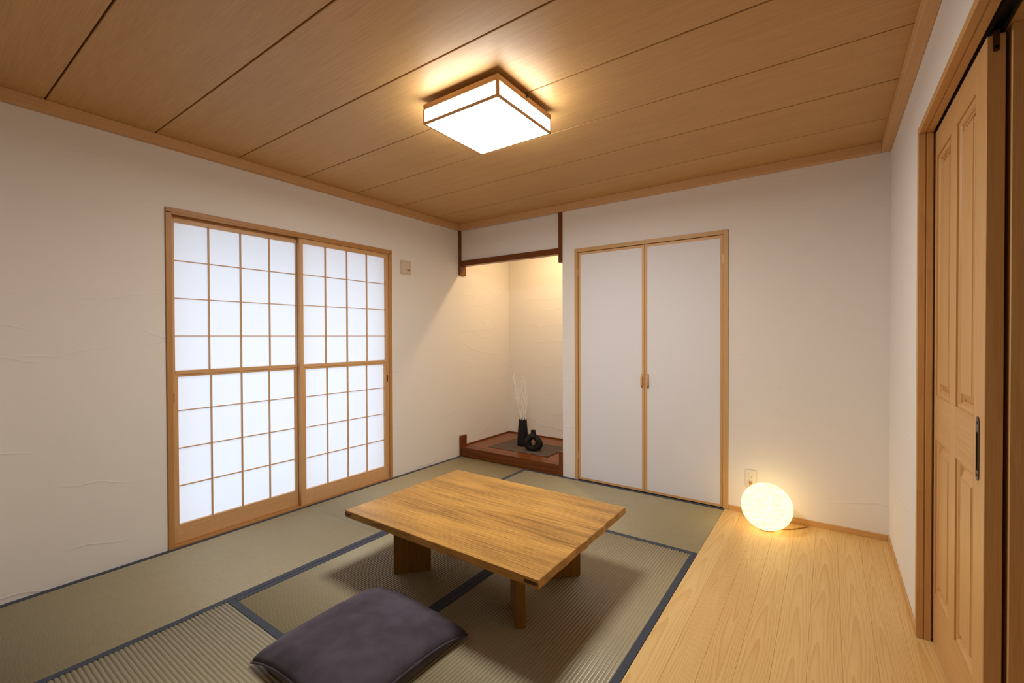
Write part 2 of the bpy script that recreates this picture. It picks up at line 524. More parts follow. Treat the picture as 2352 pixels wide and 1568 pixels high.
# ================================================================== WINDOW with shoji
win = structure(empty('window_1', (0, (WY0 + WY1) / 2, 0)))
MB().box(-0.11, 0.010, WY0, WY0 + 0.030, 0.0, WZ - 0.030, 0.0015).build('jamb', 'frameZ', win)
MB().box(-0.11, 0.010, WY1 - 0.030, WY1, 0.0, WZ - 0.030, 0.0015).build('jamb', 'frameZ', win)
m = MB()
m.box(-0.11, 0.010, WY0, WY1, WZ - 0.026, WZ, 0.0015)
m.box(-0.0035, 0.010, WY0 + 0.03, WY1 - 0.03, WZ - 0.036, WZ - 0.026)
m.box(-0.043, -0.0395, WY0 + 0.03, WY1 - 0.03, WZ - 0.036, WZ - 0.026)
m.build('head_rail', 'frameY', win)
m = MB()
m.box(-0.11, 0.008, WY0 + 0.03, WY1 - 0.03, -0.06, 0.004, 0.001)
m.box(-0.0035, 0.008, WY0 + 0.03, WY1 - 0.03, 0.004, 0.010)
m.box(-0.043, -0.0395, WY0 + 0.03, WY1 - 0.03, 0.004, 0.010)
m.build('sill_rail', 'frameY', win)
structure(MB().box(-0.46, -WT, WY0 - 0.12, WY1 + 0.12, 1.985, 2.30, 0.01).build('added_shade_box', 'bronze'))  # unseen box added outside to block sky light from the upper paper panes
ZROW = [1.937, 1.709, 1.482, 1.255, 1.045]
ZLOW = [1.008, 0.803, 0.575, 0.347, 0.115]

def shoji(xf, y0, y1, label, pull_y):
    """xf: front face; ladder of paper panes above, a sliding lower sash below"""
    root = thing('shoji_screen', (xf, (y0 + y1) / 2, 0.006), label, 'shoji screen', 'paper screens across the window')
    T = 0.030
    xb = xf - T
    s = 0.028
    MB().box(xb, xf, y0, y0 + s, 0.006, 1.975, 0.0012).build('stile', 'pineZ', root)
    MB().box(xb, xf, y1 - s, y1, 0.006, 1.975, 0.0012).build('stile', 'pineZ', root)
    MB().box(xb, xf, y0 + s, y1 - s, 1.937, 1.975, 0.001).build('top_rail', 'pineY', root)
    MB().box(xb, xf, y0 + s, y1 - s, 1.022, 1.045, 0.001).build('middle_rail', 'pineY', root)
    MB().box(xb, xf, y0 + s, y1 - s, 0.006, 0.098, 0.001).build('bottom_rail', 'pineY', root)
    a, b = y0 + s, y1 - s
    # upper ladder
    w = (b - a) / 4
    xp = xb + 0.004
    pane = None
    for r in range(4):
        z1, z0 = ZROW[r], ZROW[r + 1]
        for c in range(4):
            ctr = (xp, a + w * (c + 0.5), (z0 + z1) / 2)
            pm = MB()
            vs = [pm.bm.verts.new((xp, a + w * (c + dc), zz)) for dc, zz in ((0, z0), (1, z0), (1, z1), (0, z1))]
            pm.bm.faces.new(vs)
            pm.build('paper_pane', 'paper', root, at=ctr)
    for c in (1, 2, 3):
        MB().box(xp + 0.0005, xp + 0.015, a + w * c - 0.0034, a + w * c + 0.0034, 1.045, 1.937).build('lattice_bar', 'pineZ', root)
    for z in ZROW[1:4]:
        MB().box(xp + 0.0005, xp + 0.0135, a, b, z - 0.0026, z + 0.0026).build('lattice_bar', 'pineY', root)
    # lower sash
    sash = MB()
    xs0, xs1 = xb + 0.003, xf - 0.004
    sash.box(xs0, xs1, a, a + 0.015, 0.098, 1.022, 0.001); sash.box(xs0, xs1, b - 0.015, b, 0.098, 1.022, 0.001)
    sash.box(xs0, xs1, a + 0.015, b - 0.015, 1.008, 1.022, 0.001); sash.box(xs0, xs1, a + 0.015, b - 0.015, 0.098, 0.115, 0.001)
    sf = sash.build('lower_sash', 'pineZ', root)
    a2, b2 = a + 0.015, b - 0.015
    w2 = (b2 - a2) / 4
    xq = xs0 + 0.003
    for r in range(4):
        z1, z0 = ZLOW[r], ZLOW[r + 1]
        for c in range(4):
            ctr = (xq, a2 + w2 * (c + 0.5), (z0 + z1) / 2)
            pm = MB()
            vs = [pm.bm.verts.new((xq, a2 + w2 * (c + dc), zz)) for dc, zz in ((0, z0), (1, z0), (1, z1), (0, z1))]
            pm.bm.faces.new(vs)
            pm.build('paper_pane', 'paper', sf, at=ctr)
    for c in (1, 2, 3):
        MB().box(xq + 0.0005, xq + 0.015, a2 + w2 * c - 0.0034, a2 + w2 * c + 0.0034, 0.115, 1.008).build('lattice_bar', 'pineZ', sf)
    for z in ZLOW[1:4]:
        MB().box(xq + 0.0005, xq + 0.0135, a2, b2, z - 0.0026, z + 0.0026).build('lattice_bar', 'pineY', sf)
    MB().box(xf - 0.001, xf + 0.0006, pull_y - 0.005, pull_y + 0.005, 0.855, 0.912).build('finger_pull', 'inlay', root)
    return root
shoji(-0.043, -2.511, -1.700, 'paper shoji screen on the rear track, further from the alcove corner', -2.4945)
shoji(-0.006, -1.727, -0.916, 'paper shoji screen on the front track, nearer the alcove corner', -0.934)

# ================================================================== CLOSET
clo = structure(empty('door_1', ((CX0 + CX1) / 2, 0, 0)))
MB().box(CX0, CX0 + 0.031, -0.008, 0.09, 0.0, CZ - 0.031, 0.0015).build('jamb', 'closetZ', clo)
MB().box(CX1 - 0.034, CX1, -0.008, 0.09, 0.0, CZ, 0.0015).build('jamb', 'closetZ', clo)
MB().box(CX0, CX1 - 0.034, -0.008, 0.09, CZ - 0.031, CZ, 0.0015).build('head_rail', 'closetX', clo)
MB().box(CX0 + 0.031, CX1 - 0.034, 0.0, 0.09, -0.06, 0.001).build('sill_rail', 'dark', clo)
def closet_door(x0, x1, hx, hinge_x, label):
    root = thing('closet_door', ((x0 + x1) / 2, 0.02, 0.004), label, 'closet door', 'pair of white closet doors')
    z0, z1, yf, yb = 0.005, 1.969, 0.002, 0.030
    MB().box(x0 + 0.019, x1 - 0.019, yf + 0.0015, yb, z0 + 0.018, z1 - 0.019).build('panel', 'door_paper', root)
    MB().box(x0, x0 + 0.020, yf, yb, z0, z1, 0.001).build('stile', 'pineZ', root)
    MB().box(x1 - 0.020, x1, yf, yb, z0, z1, 0.001).build('stile', 'pineZ', root)
    MB().box(x0 + 0.020, x1 - 0.020, yf, yb, z1 - 0.020, z1, 0.001).build('rail', 'pineX', root)
    MB().box(x0 + 0.020, x1 - 0.020, yf, yb, z0, z0 + 0.019, 0.001).build('rail', 'pineX', root)
    # bow handle: two screwed feet and a raised grip
    h = MB()
    zc = 0.889
    for sgn in (-1, 1):
        h.box(hx - 0.0085, hx + 0.0085, -0.004, yf, zc + sgn * 0.046 - 0.010, zc + sgn * 0.046 + 0.010, 0.001)
    prof = [(0.002, -0.052), (-0.006, -0.040), (-0.019, -0.032), (-0.021, 0.0), (-0.019, 0.032), (-0.006, 0.040), (0.002, 0.052)]
    rings = []
    for i, (yy, zz) in enumerate(prof):
        t = 0.007
        rings.append([(hx - 0.007, yy - t * 0.5, zc + zz), (hx + 0.007, yy - t * 0.5, zc + zz), (hx + 0.007, yy + t * 0.5, zc + zz * 0.93), (hx - 0.007, yy + t * 0.5, zc + zz * 0.93)])
    h.loft(rings)
    ho = h.build('handle', 'pineZ', root)
    for sgn in (-1, 1):
        MB().lathe((0, 0, 0), [(0.003, 0), (0.003, 0.002)], 10).build('screw', 'bronze', ho, at=(0, 0, 0)).matrix_local = (
            Matrix.Translation(Vector((hx, -0.004, zc + sgn * 0.049)) - off(ho)) @ Matrix.Rotation(math.pi / 2, 4, 'X'))
    for zz in (1.795, 0.212):
        hm = MB()
        hm.lathe((hinge_x, -0.003, zz - 0.034), [(0.0035, 0), (0.0045, 0.002), (0.0045, 0.066), (0.0035, 0.068)], 10)
        hm.build('hinge', 'brass', root)
    return root
closet_door(CX0 + 0.033, 1.9575, 1.9400, CX0 + 0.032, 'white closet door leaf nearest the alcove')
closet_door(1.9600, CX1 - 0.036, 1.9845, CX1 - 0.035, 'white closet door leaf nearest the glowing ball lamp')

# ================================================================== SLIDING DOOR in the right wall
d2 = structure(empty('door_2', (3.5, -1.9, 0)))
jm = MB()
jm.box(XR - 0.006, 3.470, DY - 0.028, DY, 0.0, DZ, 0.0012)
jm.box(3.470, 3.474, DY - 0.024, DY, 0.0, DZ)
jm.box(3.474, 3.494, DY - 0.028, DY, 0.0, DZ, 0.0012)
jm.box(3.494, 3.60, DY - 0.008, DY, 0.0, DZ)
jm.build('jamb', 'doorZ', d2)
hm = MB()
hm.box(XR - 0.006, 3.470, -2.85, DY - 0.028, 2.060, DZ, 0.0012)
hm.box(3.470, 3.474, -2.85, DY - 0.028, 2.064, DZ)
hm.box(3.474, 3.495, -2.85, DY - 0.028, 2.060, DZ, 0.0012)
hm.box(3.495, 3.5395, -2.85, DY - 0.008, 2.078, DZ)
hm.box(3.5395, 3.70, -2.85, DY - 0.008, 2.066, DZ, 0.0012)
hm.build('head_rail', 'doorY', d2)
tr = MB()
tr.box(3.5005, 3.5065, -2.84, DY - 0.03, 2.058, 2.078); tr.box(3.5285, 3.5345, -2.84, DY - 0.03, 2.058, 2.078)
tr.box(3.5065, 3.5285, -2.84, DY - 0.03, 2.072, 2.078)
tr.build('door_track', 'black_metal', d2)
MB().box(3.5455, 3.70, -1.776, DY - 0.008, 0.0, 2.066, 0.001).build('pocket_jamb', 'doorZ', d2)
MB().box(3.525, 3.66, -2.85, DY, -0.06, 0.0).build('threshold', 'doorY', d2)
MB().box(XR - 0.006, 3.60, -2.85, -2.82, 0.0, DZ, 0.0012).build('jamb', 'doorZ', d2)

DX = 3.500
sd = thing('sliding_door', (DX + 0.018, -1.37, 0.004), 'honey coloured wooden sliding door with four sunk panels in the wall', 'door')
dy1, dy0, dzb, dzt = -0.975, -1.765, 0.006, 2.052
TH = 0.036
def dbox(y0, y1, z0, z1, mat, name):
    return MB().box(DX, DX + TH, y0, y1, z0, z1, 0.0015).build(name, mat, sd)
dbox(dy0, -1.655, dzb, dzt, 'doorZ', 'stile')
dbox(-1.085, dy1, dzb, dzt, 'doorZ', 'stile')
dbox(-1.425, -1.330, 0.214, 1.946, 'doorZ', 'mullion')
dbox(-1.655, -1.085, 1.946, dzt, 'doorY', 'rail')
dbox(-1.655, -1.085, dzb, 0.214, 'doorY', 'rail')
dbox(-1.655, -1.425, 0.830, 1.003, 'doorY', 'rail'); dbox(-1.330, -1.085, 0.830, 1.003, 'doorY', 'rail')
for (py0, py1) in ((-1.655, -1.425), (-1.330, -1.085)):
    for (pz0, pz1) in ((0.214, 0.830), (1.003, 1.946)):
        # raised field with sloping margins
        f = MB()
        g = 0.020; b = 0.050
        def rect(x, k): return [(x, py0 + k, pz0 + k), (x, py1 - k, pz0 + k), (x, py1 - k, pz1 - k), (x, py0 + k, pz1 - k)]
        f.loft([rect(DX + 0.033, 0.0), rect(DX + 0.023, 0.0), rect(DX + 0.023, g), rect(DX + 0.0065, b), rect(DX + 0.004, b + 0.0012)])
        po = f.build('door_panel', 'doorZ', sd)
        # moulding round the opening
        mo = MB()
        prof = [(0.0, 0.0), (0.005, 0.0004), (0.0045, 0.006), (0.006, 0.011), (0.010, 0.015), (0.016, 0.018), (0.018, 0.0205), (0.0228, 0.021)]
        mo.loft([rect(DX + d, k) for d, k in prof] , cap=False)
        mo.build('moulding', 'doorZ', po)
# flush pull
hy = -1.7035
def stadium(yc, zc, hw, hh, x, n=10):
    pts = []
    for i in range(n + 1):
        t = math.pi * i / n
        pts.append((x, yc + hw * math.cos(t), zc + hh - hw + hw * math.sin(t)))
    for i in range(n + 1):
        t = math.pi + math.pi * i / n
        pts.append((x, yc + hw * math.cos(t), zc - hh + hw + hw * math.sin(t)))
    return pts
hz = 0.9185
pm = MB()
pm.loft([stadium(hy, hz, 0.0165, 0.092, DX), stadium(hy, hz, 0.0160, 0.0915, DX - 0.0022), stadium(hy - 0.001, hz - 0.008, 0.0095, 0.056, DX - 0.0022), stadium(hy - 0.001, hz - 0.008, 0.0095, 0.056, DX - 0.0004)], cap=False)
po = pm.build('flush_pull', 'bronze', sd)
MB().loft([stadium(hy - 0.001, hz - 0.008, 0.0096, 0.0562, DX - 0.0001), stadium(hy - 0.001, hz - 0.008, 0.0096, 0.0562, DX - 0.0006)]).build('recess', 'dark', po)
for zz in (hz + 0.074, hz - 0.076):
    MB().box(DX - 0.0030, DX - 0.002, hy - 0.0045, hy + 0.0035, zz - 0.004, zz + 0.004, 0.001).build('screw', 'black_metal', po)
# roller hanger let into the door's edge
hg = MB()
hg.box(DX + 0.011, DX + 0.025, dy0 - 0.0012, dy0 + 0.02, 2.012, dzt + 0.010)
hg.loft([[(DX + 0.018 + 0.007 * math.cos(math.pi + math.pi * i / 8), yy, 2.012 + 0.007 * math.sin(math.pi + math.pi * i / 8)) for i in range(9)] for yy in (dy0 + 0.02, dy0 - 0.0012)])
hgo = hg.build('roller_hanger', 'inlay', sd)
MB().loft([[(DX + 0.018 + 0.0045 * math.cos(2 * math.pi * i / 12), yy, 2.018 + 0.0045 * math.sin(2 * math.pi * i / 12)) for i in range(12)] for yy in (dy0, dy0 - 0.0025)]).build('screw', 'black_metal', hgo)

# ================================================================== ALCOVE
alc = structure(empty('trim_4', (0.6, 0.03, 1.88)))
MB().box(0.0, 0.022, -0.010, 0.086, 1.886, ZT, 0.0012).build('post', 'alcoveZ', alc)
MB().box(1.186, 1.2225, -0.010, 0.086, 1.902, ZT, 0.0012).build('post', 'alcoveZ', alc)
MB().box(0.022, 1.186, -0.002, 0.064, 1.979, 2.033, 0.0012).build('lintel', 'alcoveX', alc)
# downlight in the alcove ceiling
dl = thing('downlight', (0.78, 0.35, 2.37), 'small round downlight in the alcove ceiling behind the lintel', 'downlight')
MB().lathe((0.78, 0.35, 2.352), [(0.046, 0.0), (0.055, 0.003), (0.055, 0.0175)], 28, cap=False).build('ring', 'plastic', dl, True)
MB().lathe((0.78, 0.35, 2.360), [(0.046, 0.0), (0.046, 0.004)], 28).build('lens', 'downlight', dl)
ld = bpy.data.lights.new('downlight_lamp', 'AREA')
ld.shape = 'DISK'; ld.size = 0.08; ld.energy = ALCOVE_LAMP; ld.color = (1.0, 0.70, 0.36)
lo = bpy.data.objects.new('downlight_lamp', ld); COL.objects.link(lo)
lo.parent = dl; lo.location = Vector((0.78, 0.35, 2.350)) - off(dl)

pf = thing('alcove_platform', (0.61, 0.4, 0.0), 'raised reddish brown wooden alcove platform under the two black vases', 'platform')
MB().box(0.022, 1.186, 0.0, 0.092, 0.0, 0.095, 0.0015).build('front_beam', 'alcove_beam', pf)
MB().box(0.0, AL, 0.0925, AD, 0.055, 0.0945).build('board', 'alcove_board', pf)
MB().box(0.0, 0.022, -0.010, 0.086, 0.0, 0.210, 0.0012).build('post_block', 'alcoveZ', pf)
MB().box(1.186, 1.2225, -0.010, 0.086, 0.0, 0.216, 0.0012).build('post_block', 'alcoveZ', pf)
MB().box(0.0, 0.012, 0.0925, AD, 0.0945, 0.107, 0.001).build('edge_strip', 'alcoveY', pf)
MB().box(0.012, AL, AD - 0.012, AD, 0.0945, 0.107, 0.001).build('edge_strip', 'alcoveX', pf)
ZB = 0.0945
# cloth
cm = MB()
nx, ny = 28, 18
cx = [(0.255, 0.160), (0.966, 0.160), (0.968, 0.585), (0.268, 0.588)]
top = []; bot = []
for j in range(ny + 1):
    for i in range(nx + 1):
        u, v = i / nx, j / ny
        x = (cx[0][0] * (1 - u) + cx[1][0] * u) * (1 - v) + (cx[3][0] * (1 - u) + cx[2][0] * u) * v
        y = (cx[0][1] * (1 - u) + cx[1][1] * u) * (1 - v) + (cx[3][1] * (1 - u) + cx[2][1] * u) * v
        e = min(u, 1 - u, v, 1 - v)
        mid = math.exp(-((x - 0.6) ** 2 + (y - 0.35) ** 2) / 0.03)
        z = 0.0012 + max(0, mnoise.noise(Vector((x * 9, y * 9, 2.0)))) * 0.006 * (1 - min(1, mid * 1.4))
        z += 0.003 * (1 - min(1, e / 0.03)) * (0.4 + 0.6 * math.sin(x * 40))
        top.append(cm.bm.verts.new((x, y, ZB + max(0.0012, z) + 0.0016)))
        bot.append(cm.bm.verts.new((x, y, ZB + max(0.0, z - 0.0012))))
for j in range(ny):
    for i in range(nx):
        k = j * (nx + 1) + i
        cm.bm.faces.new((top[k], top[k + 1], top[k + nx + 2], top[k + nx + 1]))
        cm.bm.faces.new((bot[k], bot[k + nx + 1], bot[k + nx + 2], bot[k + 1]))
for j in range(ny):
    for i in (0, nx):
        k = j * (nx + 1) + i; k2 = k + nx + 1
        cm.bm.faces.new((top[k], bot[k], bot[k2], top[k2]) if i else (top[k2], bot[k2], bot[k], top[k]))
for i in range(nx):
    for j in (0, ny):
        k = j * (nx + 1) + i
        cm.bm.faces.new((top[k], top[k + 1], bot[k + 1], bot[k]))
bmesh.ops.recalc_face_normals(cm.bm, faces=cm.bm.faces)
cl = cm.build('display_cloth', 'linen', None, True, at=(0.61, 0.37, ZB))
tag(cl, 'charcoal linen cloth lying flat under the two black vases', 'cloth')
ZV = ZB + 0.0032
# tall vase
VC = (0.522, 0.405)
vm = MB()
vm.lathe((*VC, ZV), [(0.044, 0.0), (0.053, 0.004), (0.058, 0.014), (0.0585, 0.03), (0.0572, 0.06), (0.0525, 0.14), (0.0465, 0.22), (0.0425, 0.272), (0.0415, 0.277),
                     (0.0385, 0.277), (0.0385, 0.26), (0.044, 0.15), (0.050, 0.02)], 48)
vt = vm.build('tall_vase', 'vase', None, True, at=(*VC, ZV))
tag(vt, 'tall tapering matt black vase holding bare white branches', 'vase')
# ring vase
RC = (0.728, 0.285)
rm = MB()
view = Vector((CAM.x - RC[0], CAM.y - RC[1], 0)).normalized()
view = Matrix.Rotation(math.radians(-14), 3, 'Z') @ view
side = Vector((-view.y, view.x, 0))
N, K = 56, 22
rings = []
for i in range(N):
    a = 2 * math.pi * i / N
    # egg shaped loop of clay, thicker at its foot and flanks
    s, c = math.sin(a), math.cos(a)
    hole = Vector((0.021 * c, 0.083 + 0.030 * s))
    ow = 0.098 * (1.0 if s < 0.1 else 1.0 - 0.42 * ((s - 0.1) / 0.9) ** 1.4)
    outer = Vector((ow * math.copysign(abs(c) ** 0.85, c), 0.078 + (0.097 if s > 0 else 0.077) * math.copysign(abs(s) ** (1.0 if s > 0 else 0.75), s)))
    mid = (hole + outer) / 2
    hr = (outer - hole).length / 2
    d = (outer - hole).normalized()
    th = 0.036 if s < 0.5 else 0.036 - 0.010 * (s - 0.5) / 0.5
    ring = []
    for k in range(K):
        b = 2 * math.pi * k / K
        q = mid + d * hr * math.cos(b)
        w = th * math.sin(b)
        ring.append(Vector((RC[0], RC[1], ZV)) + side * q.x + view * w + Vector((0, 0, max(0.0, q.y))))
    rings.append(ring)
rs = [[rm.bm.verts.new(p) for p in r] for r in rings]
for i in range(N):
    a, b = rs[i], rs[(i + 1) % N]
    for k in range(K):
        rm.bm.faces.new((a[k], a[(k + 1) % K], b[(k + 1) % K], b[k]))
bmesh.ops.recalc_face_normals(rm.bm, faces=rm.bm.faces)
rm.lathe((RC[0], RC[1], ZV), [(0.040, 0.140), (0.036, 0.155), (0.029, 0.168), (0.0245, 0.180), (0.0235, 0.192), (0.0245, 0.203), (0.0250, 0.207), (0.0205, 0.207), (0.0195, 0.170)], 32)
rv = rm.build('ring_vase', 'vase', None, True, at=(RC[0], RC[1], ZV))
tag(rv, 'short matt black vase pierced by a round hole in front of the tall vase', 'vase')
md = rv.modifiers.new('fuse', 'REMESH'); md.mode = 'VOXEL'; md.voxel_size = 0.0035; md.use_smooth_shade = True
ms = rv.modifiers.new('smooth', 'SMOOTH'); ms.factor = 0.5; ms.iterations = 6

# branches: offsets along the picture-parallel horizontal direction
cs = rt
def branch(px, lean, h, bend, seed, twigs, label):
    rnd = random.Random(seed)
    base = Vector((VC[0], VC[1], ZV + 0.03)) + cs * (px * 0.2)
    rim = Vector((VC[0], VC[1], ZV + 0.272)) + cs * px
    pts = [base, base.lerp(rim, 0.6), rim]
    n = 16
    p = rim.copy()
    for i in range(1, n + 1):
        t = i / n
        x = px + lean * t + bend * math.sin(t * math.pi) + 0.006 * math.sin(t * 19 + seed) + rnd.uniform(-0.003, 0.003)
        pts.append(Vector((VC[0], VC[1], ZV + 0.272 + h * t)) + cs * x + fw * (0.02 * math.sin(seed * 2.3) * t))
    m = MB()
    m.tube(pts, [0.0036 * (1 - 0.65 * i / len(pts)) for i in range(len(pts))], 6)
    for k in range(twigs * 2):
        i0 = rnd.randint(5, len(pts) - 5)
        q = pts[i0].copy()
        d = cs * rnd.choice((-1, 1)) * rnd.uniform(0.25, 0.5) + Vector((0, 0, 1))
        tw = [q]
        for j in range(7):
            q = q + d.normalized() * rnd.uniform(0.012, 0.022)
            d = d * 0.8 + Vector((0, 0, 0.35)) + cs * rnd.uniform(-0.25, 0.25)
            tw.append(q)
        m.tube(tw, [0.0021 * (1 - 0.7 * j / len(tw)) for j in range(len(tw))], 5)
    o = m.build('dried_branch', 'branch', None, True, at=base)
    tag(o, label, 'branch', 'white branches in the tall black vase')
branch(-0.008, -0.085, 0.50, -0.015, 1, 4, 'bare white branch leaning furthest toward the window wall, in the tall vase')
branch(0.000, -0.050, 0.36, -0.022, 4, 4, 'shorter forked white branch leaning toward the window wall, in the tall vase')
branch(0.006, 0.006, 0.47, 0.004, 7, 4, 'upright white branch with a hooked top, in the middle of the tall vase')
branch(0.012, 0.012, 0.40, 0.018, 9, 3, 'upright white branch curving toward the closet, in the tall vase')
branch(0.026, 0.010, 0.29, 0.006, 12, 2, 'short thin white branch nearest the closet side of the tall vase')
branch(-0.022, 0.004, 0.42, 0.010, 15, 3, 'straight white branch at the window side of the tall vase rim')

# ================================================================== TATAMI
HW = 0.031
def tatami(x0, x1, y0, y1, axis, label):
    """rush surface with real ribs along AXIS and a dark cloth border on the two long sides"""
    root = thing('tatami_mat', ((x0 + x1) / 2, (y0 + y1) / 2, -0.055), label, 'tatami mat', 'tatami mats on the floor')
    g = 0.0008
    x0 += g; x1 -= g; y0 += g; y1 -= g
    MB().box(x0 + 0.002, x1 - 0.002, y0 + 0.002, y1 - 0.002, -0.055, -0.006).build('mat_core', 'hidden', root)
    m = MB()
    a0, a1, b0, b1 = (x0, x1, y0, y1) if axis == 'X' else (y0, y1, x0, x1)   # a: along ribs, b: across
    rib = 0.0152
    n = max(1, round((b1 - b0) / rib))
    prof = []
    for i in range(n):
        for k in range(6):
            t = (i + k / 6) / n
            h = abs(math.sin(math.pi * k / 6)) ** 0.7
            prof.append((b0 + (b1 - b0) * t, -0.0032 + 0.0037 * h))
    prof.append((b1, -0.0032))
    cuts = [a0, a1]
    rows = []
    for a in cuts:
        rows.append([m.bm.verts.new((a, b, z) if axis == 'X' else (b, a, z)) for b, z in prof])
        rows.append
    for i in range(len(prof) - 1):
        m.bm.faces.new((rows[0][i], rows[1][i], rows[1][i + 1], rows[0][i + 1]))
    # skirt
    low = [[m.bm.verts.new((v.co.x, v.co.y, -0.006)) for v in r] for r in rows]
    for r, l in zip(rows, low):
        for i in range(len(prof) - 1):
            m.bm.faces.new((r[i], r[i + 1], l[i + 1], l[i]))
    bmesh.ops.recalc_face_normals(m.bm, faces=m.bm.faces)
    for f in m.bm.faces:
        if f.normal.z < -0.2: f.normal_flip()
    m.build('rush_surface', 'rush' + axis, root, True)
    if axis == 'X':
        MB().box(x0, x1, y0, y0 + HW, -0.006, 0.0008, 0.0006).build('cloth_border', 'heri', root)
        MB().box(x0, x1, y1 - HW, y1, -0.006, 0.0008, 0.0006).build('cloth_border', 'heri', root)
    else:
        MB().box(x0, x0 + HW, y0, y1, -0.006, 0.0008, 0.0006).build('cloth_border', 'heri', root)
        MB().box(x1 - HW, x1, y0, y1, -0.006, 0.0008, 0.0006).build('cloth_border', 'heri', root)
TX = 2.543
tatami(0.0, 0.843, YF, -1.696, 'Y', 'tatami mat along the window wall, in front of the blank plaster and rear shoji')
tatami(0.0, 0.844, -1.696, 0.0, 'Y', 'tatami mat along the window wall, between the front shoji and the alcove platform')
tatami(0.845, TX, -0.846, 0.0, 'X', 'tatami mat lying along the foot of the white closet doors')
tatami(0.845, 1.682, -2.541, -0.846, 'Y', 'tatami mat under the low table half that is nearer the shoji')
tatami(1.682, TX, -2.541, -0.846, 'Y', 'tatami mat under the low table half that is nearer the floor boards')
tatami(0.843, TX, YF, -2.541, 'X', 'tatami mat nearest the viewer, partly under the floor cushion')

# ================================================================== LOW TABLE
TXC, TYC, TZ = 1.698, -1.692, 0.35
tb = thing('low_table', (TXC, TYC, 0.0), 'low square-cornered honey brown wooden table standing on four slanted plank legs', 'table')
tm = MB()
x0, x1, y0, y1 = 1.110, 2.286, -2.123, -1.262
T = 0.036
# slab with a softly waved outline on the end nearest the boards
def outline(inset, z):
    pts = []
    n = 24
    for i in range(n + 1): pts.append((x0 + inset + (x1 - x0 - 2 * inset) * i / n, y0 + inset, z))
    for i in range(1, n):
        t = i / n
        wv = 0.0022 * math.sin(t * 31) * math.sin(math.pi * t) + 0.0016 * math.sin(t * 57 + 1) * math.sin(math.pi * t)
        pts.append((x1 - inset + wv, y0 + inset + (y1 - y0 - 2 * inset) * t, z))
    for i in range(n + 1): pts.append((x1 - inset - (x1 - x0 - 2 * inset) * i / n, y1 - inset, z))
    for i in range(1, n): pts.append((x0 + inset, y1 - inset - (y1 - y0 - 2 * inset) * i / n, z))
    return pts
tm.loft([outline(0.004, TZ - T), outline(0.001, TZ - T + 0.001), outline(0.0, TZ - T + 0.004), outline(0.0, TZ - 0.003), outline(0.001, TZ - 0.001), outline(0.003, TZ)])
top_o = tm.build('tabletop', 'table', tb, at=(TXC, TYC, TZ - T))
for xa, xb in ((x0 + 0.004, x0 + 0.050), (x1 - 0.066, x1 - 0.008)):
    for yy in (y0, y1):
        MB().box(xa, xb, yy - 0.0006, yy + 0.004 if yy == y0 else yy + 0.0006, TZ - 0.025, TZ - 0.012).build('end_inlay', 'inlay', top_o)
for sx, sy, ox, oy in ((1, -1, 0.388, -0.254), (-1, -1, -0.420, -0.256), (1, 1, 0.388, 0.292), (-1, 1, -0.420, 0.292)):
    o = Vector((TXC + ox, TYC + oy))
    d = Vector((-sx * 0.68, -sy * 0.733)).normalized()
    nrm = Vector((-d.y, d.x))
    L, hw = 0.192, 0.0205
    pts = [o + nrm * hw, o - nrm * hw, o - nrm * hw + d * L, o + nrm * hw + d * L]
    lm = MB().prism([(p.x, p.y) for p in pts], 0.0009, TZ - T + 0.001, 0.002)
    lm.build('leg', 'tableZ', tb)

# ================================================================== FLOOR CUSHION
CC = Vector((1.655, -2.415))
fc = thing('floor_cushion', (CC.x, CC.y, 0.0), 'square plum grey velvet floor cushion in front of the low table', 'cushion')
n = 56
cu = MB()
def sq(u, v):
    """outline with pulled-out corners"""
    px = u * 0.283 * (1 - 0.045 * (1 - abs(v) ** 2.6) * abs(u) ** 3)
    py = v * 0.292 * (1 - 0.040 * (1 - abs(u) ** 2.6) * abs(v) ** 3)
    return px, py
def seam(u, v):
    k = abs(u) ** 2 * abs(v) ** 2
    return 0.050 - 0.036 * k ** 1.4
tv = {}; bv = {}
for j in range(n + 1):
    for i in range(n + 1):
        u = -1 + 2 * i / n; v = -1 + 2 * j / n
        u = math.copysign(1 - (1 - abs(u)) ** 1.25, u); v = math.copysign(1 - (1 - abs(v)) ** 1.25, v)
        px, py = sq(u, v)
        e = max(0.0, (1 - u ** 2) * (1 - v ** 2))
        fu = max(1e-3, 1 - abs(u) ** 2.4) ** 0.48; fv = max(1e-3, 1 - abs(v) ** 2.4) ** 0.48
        dome = 1.16 * (fu ** -3.5 + fv ** -3.5) ** (-1 / 3.5)
        wr = mnoise.noise(Vector((px * 14, py * 14, 5.0))) * 0.004 + mnoise.noise(Vector((px * 38, py * 30, 1.0))) * 0.0012
        ang = math.atan2(v, u)
        cw = math.sin(ang * 26) * 0.0022 * max(0, (abs(u) * abs(v)) - 0.25) * 2
        s0 = seam(u, v)
        edge = (i in (0, n) or j in (0, n))
        zt = s0 + (0 if edge else 0.060 * dome) + (0 if edge else (wr * min(1, e * 6) + cw))
        zb = max(0.001, s0 - 0.075 * min(1, e * 3.0) ** 0.55)
        tv[i, j] = cu.bm.verts.new((CC.x + px, CC.y + py, zt))
        bv[i, j] = tv[i, j] if edge else cu.bm.verts.new((CC.x + px, CC.y + py, zb))
for j in range(n):
    for i in range(n):
        cu.bm.faces.new((tv[i, j], tv[i + 1, j], tv[i + 1, j + 1], tv[i, j + 1]))
        q = (bv[i, j], bv[i, j + 1], bv[i + 1, j + 1], bv[i + 1, j])
        if len(set(q)) == 4:
            try: cu.bm.faces.new(q)
            except ValueError: pass
cu.build('cover', 'velvet', fc, True)
loop = []
